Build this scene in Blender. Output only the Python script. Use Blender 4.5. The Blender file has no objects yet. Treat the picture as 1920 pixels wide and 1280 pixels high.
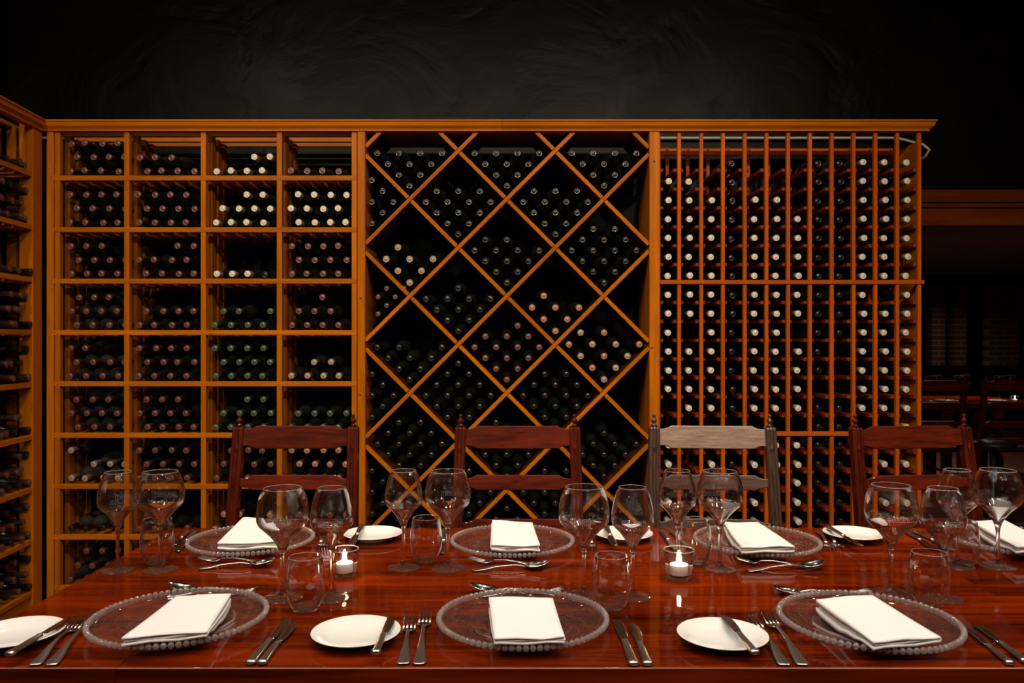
import bpy, math, random
from mathutils import Vector, Matrix
random.seed(7)
sc = bpy.context.scene
COL = sc.collection
R = math.radians
F = 1493.0                     # focal length in pixels of the 1920-wide frame
EYE = 1.295
TT = 0.76                      # table top height

# ------------------------------------------------------------------ camera
cam_d = bpy.data.cameras.new('camera'); cam_d.sensor_width = 36.0; cam_d.lens = F * 36 / 1920
cam_d.clip_start = 0.05; cam_d.clip_end = 60
cam = bpy.data.objects.new('camera', cam_d); COL.objects.link(cam)
cam.location = (0, 0, EYE); cam.rotation_euler = (R(90), 0, 0)
cam_d.dof.use_dof = True; cam_d.dof.focus_distance = 1.85; cam_d.dof.aperture_fstop = 9.0
sc.camera = cam
# ------------------------------------------------------------------ world and lights
w = bpy.data.worlds.new('world'); sc.world = w; w.use_nodes = True
w.node_tree.nodes['Background'].inputs[0].default_value = (1.0, 0.72, 0.5, 1)
w.node_tree.nodes['Background'].inputs[1].default_value = 0.004
sc.view_settings.view_transform = 'Standard'; sc.view_settings.look = 'None'
sc.view_settings.exposure = 0.0; sc.view_settings.gamma = 1.0; sc.view_settings.use_curve_mapping = False
cy = sc.cycles
cy.sample_clamp_indirect = 4.0; cy.sample_clamp_direct = 0.0
cy.caustics_reflective = False; cy.caustics_refractive = True
cy.transparent_max_bounces = 40; cy.max_bounces = 14; cy.diffuse_bounces = 3; cy.glossy_bounces = 6; cy.transmission_bounces = 14
WARM = (1.0, 0.88, 0.76)
def disk(name, loc, size, power, target=None, color=WARM, spread=180):
    l = bpy.data.lights.new(name, 'AREA'); l.shape = 'DISK'; l.size = size; l.energy = power; l.color = color; l.spread = R(spread)
    o = bpy.data.objects.new(name, l); COL.objects.link(o); o.location = loc
    d = (Vector(target) - Vector(loc)) if target else Vector((0, 0, -1))
    o.rotation_euler = d.to_track_quat('-Z', 'Y').to_euler()
    return o
CEIL = 3.15
# small ceiling downlights in rows over the table
for ix, x in enumerate((-1.5, -.75, 0, .75, 1.5, 2.25)):
    for iy, y in enumerate((.95, 1.9)):
        disk('downlight', (x + .2 * iy, y, CEIL - .03), .12, 4.8 if iy else 3.9, (x + .2 * iy, y, 0), spread=120)
# a row of spots in the middle of the room, aimed at the wine wall
for x in (-2.0, -1.1, -.2, .7, 1.6):
    disk('rack_spot', (x, 1.35, CEIL - .05), .11, 10, (x, 3.85, 1.2), color=(1.0, .82, .60), spread=110)
# two wall washers close in front of the racks
for x in (-1.60, .50):
    disk('wall_washer', (x, 3.25, CEIL - .05), .10, 2.6, (x, 3.6, 0), color=(1.0, .82, .60), spread=150)
# unseen fill lamps added behind the camera for frontal light
for x in (-2, -.7, .7, 2):
    for y in (-.35, -1.6):
        disk('room_downlight', (x, y, CEIL - .03), .09, 9.5 if y > -1 else 5, (x, y + .8, 0), spread=150)
# lamp of the next room
disk('dining_downlight', (4.2, 8.2, 2.2), .12, 18, (4.2, 8.2, 0), spread=140)

disk('dining_downlight', (5.6, 10.2, 2.2), .12, 3.5, (5.6, 10.2, 0), spread=150)  # extra unseen lamp added to brighten the brick piers

# ------------------------------------------------------------------ materials
def newmat(name):
    m = bpy.data.materials.new(name); m.use_nodes = True
    nt = m.node_tree; b = nt.nodes['Principled BSDF']
    return m, nt, b
def plain(name, col, rough=.5, metal=0, spec=.5, coat=0, sheen=0):
    m, nt, b = newmat(name)
    b.inputs['Base Color'].default_value = (*col, 1); b.inputs['Roughness'].default_value = rough
    b.inputs['Metallic'].default_value = metal; b.inputs['Specular IOR Level'].default_value = spec
    b.inputs['Coat Weight'].default_value = coat; b.inputs['Sheen Weight'].default_value = sheen
    return m
def wood(name, light, dark, axis='x', rough=.35, fine=55, tone=.25, bump=.15, coat=0.0, stretch=14, broad=0.0, spec=.5):
    m, nt, b = newmat(name); N, L = nt.nodes, nt.links
    tc = N.new('ShaderNodeTexCoord'); oi = N.new('ShaderNodeObjectInfo')
    vm = N.new('ShaderNodeVectorMath'); vm.operation = 'MULTIPLY_ADD'
    L.new(oi.outputs['Random'], vm.inputs[0]); vm.inputs[1].default_value = (37, 53, 71); L.new(tc.outputs['Object'], vm.inputs[2])
    mp = N.new('ShaderNodeMapping'); s = [fine] * 3; s['xyz'.index(axis)] = fine / stretch
    mp.inputs['Scale'].default_value = s; L.new(vm.outputs[0], mp.inputs['Vector'])
    n1 = N.new('ShaderNodeTexNoise'); n1.inputs['Scale'].default_value = 1; n1.inputs['Detail'].default_value = 5
    n1.inputs['Roughness'].default_value = .6; n1.inputs['Distortion'].default_value = .6; L.new(mp.outputs[0], n1.inputs['Vector'])
    n2 = N.new('ShaderNodeTexNoise'); n2.inputs['Scale'].default_value = .22; n2.inputs['Detail'].default_value = 2; n2.inputs['Distortion'].default_value = 1.2
    L.new(mp.outputs[0], n2.inputs['Vector'])
    mx = N.new('ShaderNodeMath'); mx.operation = 'MULTIPLY_ADD'; mx.inputs[1].default_value = .6; L.new(n1.outputs[0], mx.inputs[0])
    m2 = N.new('ShaderNodeMath'); m2.operation = 'MULTIPLY'; m2.inputs[1].default_value = .4; L.new(n2.outputs[0], m2.inputs[0]); L.new(m2.outputs[0], mx.inputs[2])
    cr = N.new('ShaderNodeValToRGB'); cr.color_ramp.elements[0].position = .36; cr.color_ramp.elements[1].position = .62
    cr.color_ramp.elements[0].color = (*dark, 1); cr.color_ramp.elements[1].color = (*light, 1); L.new(mx.outputs[0], cr.inputs[0])
    hs = N.new('ShaderNodeHueSaturation'); L.new(cr.outputs[0], hs.inputs['Color'])
    mr = N.new('ShaderNodeMapRange'); mr.inputs['To Min'].default_value = 1 - tone; mr.inputs['To Max'].default_value = 1 + tone
    L.new(oi.outputs['Random'], mr.inputs[0]); L.new(mr.outputs[0], hs.inputs['Value'])
    L.new(hs.outputs[0], b.inputs['Base Color'])
    b.inputs['Roughness'].default_value = rough; b.inputs['Specular IOR Level'].default_value = spec
    b.inputs['Coat Weight'].default_value = coat; b.inputs['Coat Roughness'].default_value = .04
    bp = N.new('ShaderNodeBump'); bp.inputs['Strength'].default_value = bump; bp.inputs['Distance'].default_value = .001
    L.new(n1.outputs[0], bp.inputs['Height']); L.new(bp.outputs[0], b.inputs['Normal'])
    if coat > .61:
        b3 = N.new('ShaderNodeBump'); b3.inputs['Strength'].default_value = .3; b3.inputs['Distance'].default_value = .001
        L.new(n1.outputs[0], b3.inputs['Height']); L.new(b3.outputs[0], b.inputs['Coat Normal'])
    return m
RL, RD = (.46, .130, .004), (.31, .080, .002)
M = {}
for a in 'xyz':
    M['rack_' + a] = wood('rack_pine_' + a, RL, RD, a, .38, 60, .16, .2, spec=.06)
RL2, RD2 = (.47, .090, .005), (.33, .058, .003)
for a in 'xyz':
    M['rail_' + a] = wood('rack_redwood_' + a, RL2, RD2, a, .42, 60, .16, .2, spec=.06)
for a in 'y': M['arm_' + a] = wood('rail_redwood_' + a, (.25, .032, .006), (.15, .018, .003), a, .5, 60, .2, .2, spec=.08)
M['header'] = wood('header_mahogany', (.13, .024, .002), (.075, .013, .001), 'x', .5, 40, .1, spec=.05)
M['table'] = wood('table_mahogany', (.185, .0165, .0009), (.024, .0020, .0002), 'x', .5, 34, .22, .05, .62, 16, spec=0.0)
M['chair_x'] = wood('chair_mahogany_x', (.115, .012, .002), (.026, .0026, .0008), 'x', .5, 60, .1, .12, .35, 9, spec=.1)
M['chair_z'] = wood('chair_mahogany_z', (.090, .009, .0015), (.024, .0024, .0008), 'z', .5, 60, .1, .12, .4, 9, spec=.1)
M['worn_x'] = wood('worn_grey_wood_x', (.31, .21, .15), (.12, .075, .052), 'x', .42, 190, .05, .5, .1, 12)  # top slat: lamp sheen painted into the worn wood as grey
M['worn_x2'] = wood('worn_dark_wood_x', (.10, .048, .034), (.04, .017, .012), 'x', .4, 150, .05, .4, .1, 12)  # lower slats: same wood, less lamp sheen painted in
M['worn_z'] = wood('worn_grey_wood_z', (.075, .037, .026), (.03, .013, .009), 'z', .35, 150, .05, .4, .2, 14)  # posts: worn wood greyed by painted-in sheen
M['slat_z'] = wood('aged_pine_z', (.27, .075, .003), (.17, .042, .002), 'z', .5, 60, .16, .2, spec=.06)  # rack pine darkened, cubby shade painted into the side slats
M['worn_edge'] = wood('worn_varnish_edge', (.50, .20, .09), (.20, .06, .02), 'x', .4, 60, .05, .1, spec=.4)
M['panel_x'] = wood('dark_stained_board', (.10, .026, .003), (.06, .014, .002), 'x', .5, 60, .1, .1, spec=.1)  # darker wood for the bin boards behind their front trim
M['floor'] = wood('floor_boards', (.11, .035, .015), (.05, .015, .007), 'y', .35, 14, .1)
M['seat'] = plain('dark_leather', (.02, .011, .008), .45)
M['porcelain'] = plain('white_porcelain', (.74, .72, .68), .14, coat=.3)
M['steel'] = plain('stainless_steel', (.62, .60, .57), .17, metal=1)
M['steel_dull'] = plain('brushed_steel', (.50, .47, .43), .30, metal=1)
M['wax'] = plain('candle_wax', (.85, .78, .68), .5)
M['bottle'] = plain('black_green_glass', (.0075, .0085, .0065), .24, spec=.6)
M['bottle_b'] = plain('dusty_dark_glass', (.024, .022, .018), .45, spec=.5)
def capmat(name, c, rough=.38, metal=.0, bump=.3):
    m, nt, b = newmat(name); N, L = nt.nodes, nt.links
    tc = N.new('ShaderNodeTexCoord'); no = N.new('ShaderNodeTexNoise'); no.inputs['Scale'].default_value = 90; no.inputs['Detail'].default_value = 3
    L.new(tc.outputs['Object'], no.inputs['Vector'])
    mx = N.new('ShaderNodeMix'); mx.data_type = 'RGBA'; L.new(no.outputs[0], mx.inputs[0])
    mx.inputs[6].default_value = (c[0]*.55, c[1]*.55, c[2]*.55, 1); mx.inputs[7].default_value = (c[0]*1.35, c[1]*1.35, c[2]*1.35, 1)
    L.new(mx.outputs[2], b.inputs['Base Color']); b.inputs['Roughness'].default_value = rough; b.inputs['Metallic'].default_value = metal
    return m
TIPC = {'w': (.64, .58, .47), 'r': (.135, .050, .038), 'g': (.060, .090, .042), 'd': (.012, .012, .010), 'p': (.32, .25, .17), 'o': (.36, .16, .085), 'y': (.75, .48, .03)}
for k_, c_ in TIPC.items(): M['tip_' + k_] = capmat('capsule_top_' + k_, c_, .3 if k_ != 'd' else .22)  # frontal light painted in: capsule tips lightened, capsule sides darkened
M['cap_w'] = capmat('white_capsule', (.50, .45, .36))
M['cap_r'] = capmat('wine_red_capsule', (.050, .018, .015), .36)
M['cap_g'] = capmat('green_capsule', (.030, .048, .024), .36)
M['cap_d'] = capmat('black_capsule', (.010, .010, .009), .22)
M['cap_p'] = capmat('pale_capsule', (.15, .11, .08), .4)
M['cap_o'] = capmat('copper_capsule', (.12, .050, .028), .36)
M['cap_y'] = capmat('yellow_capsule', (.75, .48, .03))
M['pipe'] = plain('white_conduit', (.40, .34, .25), .4)
M['black'] = plain('black_metal', (.01, .01, .01), .4)
# linen
m, nt, b = newmat('white_linen'); M['linen'] = m
b.inputs['Base Color'].default_value = (.73, .71, .68, 1); b.inputs['Roughness'].default_value = .85; b.inputs['Sheen Weight'].default_value = .2
tc = nt.nodes.new('ShaderNodeTexCoord'); no = nt.nodes.new('ShaderNodeTexNoise'); no.inputs['Scale'].default_value = 700
nt.links.new(tc.outputs['Object'], no.inputs['Vector']); bp = nt.nodes.new('ShaderNodeBump'); bp.inputs['Strength'].default_value = .15; bp.inputs['Distance'].default_value = .0006
nt.links.new(no.outputs[0], bp.inputs['Height']); nt.links.new(bp.outputs[0], b.inputs['Normal'])
# dark trowelled plaster
def plaster(name, col, rough, spec):
    m, nt, b = newmat(name); N, L = nt.nodes, nt.links
    tc = N.new('ShaderNodeTexCoord')
    n1 = N.new('ShaderNodeTexNoise'); n1.inputs['Scale'].default_value = 1.6; n1.inputs['Detail'].default_value = 6; n1.inputs['Distortion'].default_value = 1.6
    L.new(tc.outputs['Object'], n1.inputs['Vector'])
    cr = N.new('ShaderNodeValToRGB'); cr.color_ramp.elements[0].position = .35; cr.color_ramp.elements[1].position = .7
    cr.color_ramp.elements[0].color = (col[0]*.6, col[1]*.6, col[2]*.6, 1); cr.color_ramp.elements[1].color = (*[c*1.35 for c in col], 1)
    L.new(n1.outputs[0], cr.inputs[0]); L.new(cr.outputs[0], b.inputs['Base Color'])
    r = N.new('ShaderNodeMapRange'); r.inputs['To Min'].default_value = rough - .12; r.inputs['To Max'].default_value = rough + .15
    L.new(n1.outputs[0], r.inputs[0]); L.new(r.outputs[0], b.inputs['Roughness']); b.inputs['Specular IOR Level'].default_value = spec
    v = N.new('ShaderNodeTexVoronoi'); v.feature = 'SMOOTH_F1'; v.inputs['Scale'].default_value = 2.2
    wv = N.new('ShaderNodeVectorMath'); wv.operation = 'ADD'; L.new(tc.outputs['Object'], wv.inputs[0]); L.new(n1.outputs['Color'], wv.inputs[1]); L.new(wv.outputs[0], v.inputs['Vector'])
    bp = N.new('ShaderNodeBump'); bp.inputs['Strength'].default_value = .5; bp.inputs['Distance'].default_value = .02; L.new(v.outputs[0], bp.inputs['Height'])
    n3 = N.new('ShaderNodeTexNoise'); n3.inputs['Scale'].default_value = 30; n3.inputs['Detail'].default_value = 4; L.new(tc.outputs['Object'], n3.inputs['Vector'])
    b2 = N.new('ShaderNodeBump'); b2.inputs['Strength'].default_value = .2; b2.inputs['Distance'].default_value = .003; L.new(n3.outputs[0], b2.inputs['Height']); L.new(bp.outputs[0], b2.inputs['Normal'])
    L.new(b2.outputs[0], b.inputs['Normal'])
    return m
M['plaster'] = plaster('charcoal_plaster', (.0018, .0012, .0006), .42, .09)
M['rear'] = plain('warm_wall_paint', (.16, .11, .07), .7)
M['ceil2'] = plain('brown_ceiling', (.26, .27, .20), .8)
M['ceil'] = plaster('dark_ceiling_paint', (.05, .042, .033), .7, .3)
m, nt, b = newmat('dark_brick'); M['brick'] = m
bt = nt.nodes.new('ShaderNodeTexBrick'); bt.inputs['Scale'].default_value = 1; bt.inputs['Brick Width'].default_value = .22; bt.inputs['Row Height'].default_value = .075; bt.inputs['Mortar Size'].default_value = .008
bt.inputs['Color1'].default_value = (.20, .07, .045, 1); bt.inputs['Color2'].default_value = (.13, .05, .035, 1); bt.inputs['Mortar'].default_value = (.30, .24, .2, 1)
tc = nt.nodes.new('ShaderNodeTexCoord'); mp = nt.nodes.new('ShaderNodeMapping'); mp.inputs['Rotation'].default_value = (R(90), 0, 0)
nt.links.new(tc.outputs['Object'], mp.inputs[0]); nt.links.new(mp.outputs[0], bt.inputs['Vector']); nt.links.new(bt.outputs[0], b.inputs['Base Color']); b.inputs['Roughness'].default_value = .8
# clear glass: see-through face on, refracting where it is seen edge on
def thinglass(name, k=1.0, haze=0.0, tint=(1, 1, 1)):
    """see-through with mirror reflection that grows towards grazing views"""
    m = bpy.data.materials.new(name); m.use_nodes = True; nt = m.node_tree; N, L = nt.nodes, nt.links
    N.remove(N['Principled BSDF']); out = N['Material Output']
    t = N.new('ShaderNodeBsdfTransparent'); t.inputs[0].default_value = (*tint, 1)
    g = N.new('ShaderNodeBsdfGlossy'); g.inputs['Roughness'].default_value = 0.0
    lw = N.new('ShaderNodeLayerWeight'); lw.inputs['Blend'].default_value = .5
    p = N.new('ShaderNodeMath'); p.operation = 'POWER'; p.inputs[1].default_value = 4.0; L.new(lw.outputs['Facing'], p.inputs[0])
    f = N.new('ShaderNodeMath'); f.operation = 'MULTIPLY_ADD'; f.inputs[1].default_value = .9 * k; f.inputs[2].default_value = .045 * k; f.use_clamp = True; L.new(p.outputs[0], f.inputs[0])
    mx = N.new('ShaderNodeMixShader'); L.new(f.outputs[0], mx.inputs[0]); L.new(t.outputs[0], mx.inputs[1]); L.new(g.outputs[0], mx.inputs[2])
    last = mx
    if haze:
        d = N.new('ShaderNodeBsdfDiffuse'); d.inputs[0].default_value = (.9, .85, .8, 1)
        m2 = N.new('ShaderNodeMixShader'); m2.inputs[0].default_value = haze; L.new(mx.outputs[0], m2.inputs[1]); L.new(d.outputs[0], m2.inputs[2]); last = m2
    L.new(last.outputs[0], out.inputs[0])
    return m
def solidglass(name, share, edge=None, refl=0, haze=0):
    m = bpy.data.materials.new(name); m.use_nodes = True; nt = m.node_tree; N, L = nt.nodes, nt.links
    N.remove(N['Principled BSDF']); out = N['Material Output']
    g = N.new('ShaderNodeBsdfGlass'); g.inputs['IOR'].default_value = 1.5; g.inputs['Roughness'].default_value = 0
    t = N.new('ShaderNodeBsdfTransparent')
    mx = N.new('ShaderNodeMixShader'); mx.inputs[0].default_value = share; L.new(t.outputs[0], mx.inputs[1]); L.new(g.outputs[0], mx.inputs[2]); L.new(mx.outputs[0], out.inputs[0])
    if edge is not None:
        lw = N.new('ShaderNodeLayerWeight'); lw.inputs['Blend'].default_value = .5
        mr = N.new('ShaderNodeMapRange'); mr.inputs['From Min'].default_value = .3; mr.inputs['From Max'].default_value = .85
        mr.inputs['To Min'].default_value = share; mr.inputs['To Max'].default_value = edge; L.new(lw.outputs['Facing'], mr.inputs[0]); L.new(mr.outputs[0], mx.inputs[0])
    last = mx
    if haze:
        d = N.new('ShaderNodeBsdfDiffuse'); d.inputs[0].default_value = (.9, .85, .8, 1)
        m2 = N.new('ShaderNodeMixShader'); m2.inputs[0].default_value = haze; L.new(last.outputs[0], m2.inputs[1]); L.new(d.outputs[0], m2.inputs[2]); last = m2
    if refl:
        gl = N.new('ShaderNodeBsdfGlossy'); gl.inputs['Roughness'].default_value = 0.0
        m3 = N.new('ShaderNodeMixShader'); lw2 = N.new('ShaderNodeLayerWeight'); lw2.inputs['Blend'].default_value = .5; pw = N.new('ShaderNodeMath'); pw.operation = 'POWER'; pw.inputs[1].default_value = 5; L.new(lw2.outputs['Facing'], pw.inputs[0]); fa = N.new('ShaderNodeMath'); fa.operation = 'MULTIPLY_ADD'; fa.inputs[1].default_value = .6; fa.inputs[2].default_value = .042; L.new(pw.outputs[0], fa.inputs[0]); L.new(fa.outputs[0], m3.inputs[0]); L.new(last.outputs[0], m3.inputs[1]); L.new(gl.outputs[0], m3.inputs[2]); last = m3
    L.new(last.outputs[0], out.inputs[0])
    return m
M['bowl'] = solidglass('thin_clear_glass', .03, 1.0, refl=1)
M['glass'] = solidglass('clear_glass', .85)
M['lip'] = solidglass('glass_lip', .45, haze=.16, refl=1)
M['foot'] = solidglass('foot_glass', .20, .9, refl=1, haze=.012)
M['bead'] = solidglass('pressed_bead_glass', .8, refl=1, haze=.12)
M['plateglass'] = thinglass('pressed_plate_glass', 1.0, .008)
m, nt, b = newmat('etched_lettering'); M['etch'] = m
b.inputs['Base Color'].default_value = (.85, .82, .78, 1); b.inputs['Roughness'].default_value = .6; b.inputs['Alpha'].default_value = .3
def emis(name, col, s):
    m, nt, b = newmat(name); b.inputs['Base Color'].default_value = (*col, 1); b.inputs['Emission Color'].default_value = (*col, 1); b.inputs['Emission Strength'].default_value = s
    return m
M['flame'] = emis('candle_flame', (1.0, .74, .38), 90)
M['bulb'] = emis('small_bulb', (1.0, .84, .62), 25)

# ------------------------------------------------------------------ mesh helpers
class MB:
    def __init__(s): s.v = []; s.f = []; s.m = []; s.sm = []
    def add(s, vs, fs, mi=0, smooth=False, mat=None):
        b = len(s.v)
        s.v += [tuple(mat @ Vector(p)) for p in vs] if mat is not None else [tuple(p) for p in vs]
        s.f += [tuple(b + i for i in f) for f in fs]; s.m += [mi] * len(fs); s.sm += [smooth] * len(fs)
        return s
    def box(s, x0, x1, y0, y1, z0, z1, ch=0.0, mi=0, mat=None):
        vs, fs = boxdata(x0, x1, y0, y1, z0, z1, ch); return s.add(vs, fs, mi, False, mat)
    def revolve(s, prof, n=32, mi=0, closed=False, mat=None, smooth=True):
        """prof: list of (r, z) from bottom; axis z"""
        vs, fs, idx = [], [], []
        for r, z in prof:
            if r < 1e-6: idx.append([len(vs)]); vs.append((0, 0, z))
            else:
                idx.append(list(range(len(vs), len(vs) + n)))
                vs += [(r * math.cos(2*math.pi*k/n), r * math.sin(2*math.pi*k/n), z) for k in range(n)]
        pairs = list(zip(idx, idx[1:])) + ([(idx[-1], idx[0])] if closed else [])
        for a, c in pairs:
            for k in range(n):
                k2 = (k + 1) % n
                if len(a) == 1 and len(c) == 1: continue
                if len(a) == 1: fs.append((a[0], c[k2], c[k]))
                elif len(c) == 1: fs.append((a[k], a[k2], c[0]))
                else: fs.append((a[k], a[k2], c[k2], c[k]))
        return s.add(vs, fs, mi, smooth, mat)
    def extrude(s, pts, y0, y1, mi=0, mat=None, curve=None):
        """outline pts (x,z) extruded in y"""
        n = len(pts)
        c = curve or (lambda x: 0)
        vs = [(x, y0 + c(x), z) for x, z in pts] + [(x, y1 + c(x), z) for x, z in pts]
        fs = [tuple(range(n)), tuple(range(2*n - 1, n - 1, -1))] + [(i, i + n, (i+1) % n + n, (i+1) % n) for i in range(n)]
        return s.add(vs, fs, mi, False, mat)
    def loft(s, sections, mi=0, mat=None, smooth=True, cap=True):
        n = len(sections[0]); vs = [p for sec in sections for p in sec]; fs = []
        for i in range(len(sections) - 1):
            for k in range(n):
                k2 = (k+1) % n; fs.append((i*n + k, i*n + k2, (i+1)*n + k2, (i+1)*n + k))
        if cap: fs += [tuple(range(n - 1, -1, -1)), tuple(range((len(sections)-1)*n, len(sections)*n))]
        return s.add(vs, fs, mi, smooth, mat)
    def mesh(s, name, mats):
        me = bpy.data.meshes.new(name); me.from_pydata(s.v, [], s.f)
        for mt in mats: me.materials.append(mt)
        me.polygons.foreach_set('material_index', s.m); me.polygons.foreach_set('use_smooth', s.sm)
        me.update(); return me
def boxdata(x0, x1, y0, y1, z0, z1, ch=0.0):
    if ch <= 0:
        vs = [(x, y, z) for z in (z0, z1) for y in (y0, y1) for x in (x0, x1)]
        return vs, [(0, 2, 3, 1), (4, 5, 7, 6), (0, 1, 5, 4), (2, 6, 7, 3), (0, 4, 6, 2), (1, 3, 7, 5)]
    c = ch; lo, hi = (x0, y0, z0), (x1, y1, z1); vs = []; ix = {}
    for sx in (0, 1):
        for sy in (0, 1):
            for sz in (0, 1):
                sgn = (sx, sy, sz)
                for ax in range(3):
                    p = [hi[i] - c if sgn[i] else lo[i] + c for i in range(3)]
                    p[ax] = hi[ax] if sgn[ax] else lo[ax]
                    ix[(sx, sy, sz, ax)] = len(vs); vs.append(tuple(p))
    fs = []
    ctr = Vector(((x0+x1)/2, (y0+y1)/2, (z0+z1)/2))
    def addf(q):
        a, b, d = (Vector(vs[q[0]]), Vector(vs[q[1]]), Vector(vs[q[2]]))
        nrm = (b - a).cross(d - b); mid = sum((Vector(vs[i]) for i in q), Vector()) / len(q)
        fs.append(tuple(q) if nrm.dot(mid - ctr) > 0 else tuple(reversed(q)))
    for ax in range(3):
        o = [i for i in range(3) if i != ax]
        for sgn in (0, 1):
            q = []
            for a, b in ((0, 0), (1, 0), (1, 1), (0, 1)):
                k = [0, 0, 0]; k[ax] = sgn; k[o[0]] = a; k[o[1]] = b; q.append(ix[(*k, ax)])
            addf(q)
        for a in (0, 1):
            for b in (0, 1):
                k0 = [0, 0, 0]; k0[o[0]] = a; k0[o[1]] = b; k1 = list(k0); k1[ax] = 1
                addf([ix[(*k0, o[0])], ix[(*k0, o[1])], ix[(*k1, o[1])], ix[(*k1, o[0])]])
    for sx in (0, 1):
        for sy in (0, 1):
            for sz in (0, 1):
                addf([ix[(sx, sy, sz, 0)], ix[(sx, sy, sz, 1)], ix[(sx, sy, sz, 2)]])
    return vs, fs
def link(name, data, parent=None, loc=(0, 0, 0), rot=(0, 0, 0)):
    o = bpy.data.objects.new(name, data); COL.objects.link(o); o.location = loc; o.rotation_euler = rot
    if parent is not None: o.parent = parent
    return o
def tag(o, label=None, cat=None, group=None, kind=None):
    for k, v in (('label', label), ('category', cat), ('group', group), ('kind', kind)):
        if v: o[k] = v
    return o
_bx = {}
def board(name, x0, x1, y0, y1, z0, z1, mat, parent=None, ch=.0012, roty=0):
    """a box that is an object of its own, origin in its middle, mesh data shared between equal boxes"""
    sx, sy, sz = abs(x1-x0), abs(y1-y0), abs(z1-z0)
    key = (round(sx, 4), round(sy, 4), round(sz, 4), mat, round(ch, 4))
    if key not in _bx:
        _bx[key] = MB().box(-sx/2, sx/2, -sy/2, sy/2, -sz/2, sz/2, ch).mesh(name, [M[mat]])
    return link(name, _bx[key], parent, ((x0+x1)/2, (y0+y1)/2, (z0+z1)/2), (0, roty, 0))
def struct(o): o['kind'] = 'structure'; return o

def tpt(px, py, z=0.0):
    """table-plane point (height z over the table) seen at a pixel"""
    Y = F * (EYE - TT - z) / (py - 640.0)
    return Vector(((px - 960) / F * Y, Y, TT + z))

# ------------------------------------------------------------------ the room
WY = 4.27
def wallbox(name, x0, x1, y0, y1, z0, z1, mat):
    return struct(board(name, x0, x1, y0, y1, z0, z1, mat, None, 0))
wallbox('floor', -2.85, 9.0, -3.0, 12.0, -.05, 0, 'floor')
wallbox('ceiling', -2.85, 9.0, -3.0, 4.45, CEIL, CEIL + .05, 'ceil')
XR = (1620 - 960) / F * WY
wallbox('wall_back', -2.70, XR - .002, WY, WY + .15, 0, CEIL, 'plaster')
wallbox('wall_back.001', XR + .002, 2.12, WY + .012, WY + .15, 0, 2.10, 'plaster')
wallbox('wall_back.002', XR + .002, 7.0, WY + .012, WY + .15, 2.10, CEIL, 'plaster')
wallbox('wall_left', -2.85, -2.70, -3.0, 4.42, 0, CEIL, 'plaster')
wallbox('wall_rear', -2.85, 7.0, -3.05, -3.0, 0, CEIL, 'rear')
wallbox('wall_right', 7.0, 7.1, -3.0, 4.42, 0, CEIL, 'ceil')
# header over the opening to the next room
hz = lambda y: EYE + (640 - y) / F * 4.22
hd = tag(link('opening_header', None, None, (2.13, 4.22, hz(423))), 'dark mahogany beam over the opening to the next dining room', 'beam')
def hb(name, z0, z1, y0):
    board(name, 0, 4.8, y0 - 4.22, .055, z0 - hz(423), z1 - hz(423), 'header', hd, .002)
hb('cap_board', hz(380), hz(357), 4.195); hb('bead', hz(389), hz(382), 4.205); hb('fascia_board', hz(423), hz(390), 4.22)
# next room
wallbox('ceiling.001', 2.0, 9.0, 4.42, 12.0, 2.27, 2.32, 'ceil2')
wallbox('wall_far', 2.0, 9.0, 11.6, 11.7, 0, 2.3, 'plaster')
wallbox('wall_far.001', 8.9, 9.0, 4.42, 11.6, 0, 2.3, 'plaster')
def fx(px, Y): return (px - 960) / F * Y
for i, (a, b) in enumerate(((1744, 1768), (1786, 1808), (1850, 1906), (1950, 1990))):
    struct(board('wall_far_pier' + ('' if not i else '.%03d' % i), fx(a, 11.5), fx(b, 11.5), 11.44, 11.6, .95, 2.12, 'brick', None, 0))
# conduit along the wall over the racks
def tube(mb, pts, r, n=10, mi=0):
    secs = []
    for i, p in enumerate(pts):
        p = Vector(p); d = (Vector(pts[min(i+1, len(pts)-1)]) - Vector(pts[max(i-1, 0)])).normalized()
        u = d.orthogonal().normalized() if i == 0 else (u - d * u.dot(d)).normalized(); v = d.cross(u)
        secs.append([tuple(p + u * (r*math.cos(2*math.pi*k/n)) + v * (r*math.sin(2*math.pi*k/n))) for k in range(n)])
    mb.loft(secs, mi); return mb
zc = EYE + (640 - 259) / F * 4.24
pm = MB(); tube(pm, [(-2.62, 4.235, zc), (2.04, 4.235, zc), (2.075, 4.22, zc-.012), (2.11, 4.20, zc-.03), (2.15, 4.16, zc-.055), (2.17, 4.14, zc-.085), (2.165, 4.17, zc-.115), (2.14, 4.262, zc-.13)], .007)
pp = tag(link('conduit', pm.mesh('conduit', [M['pipe']])), 'thin white conduit running along the wall behind the rack tops', 'pipe')

# ------------------------------------------------------------------ wine racks
RF = 3.85                       # front plane of the racks
S = RF / F
def X(px): return (px - 960) * S
def Z(py): return EYE + (640 - py) * S
DEP = .33
def thing(name, label, cat, loc=(0, 0, 0), rz=0, group=None):
    return tag(link(name, None, None, loc, (0, 0, rz)), label, cat, group)

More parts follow.
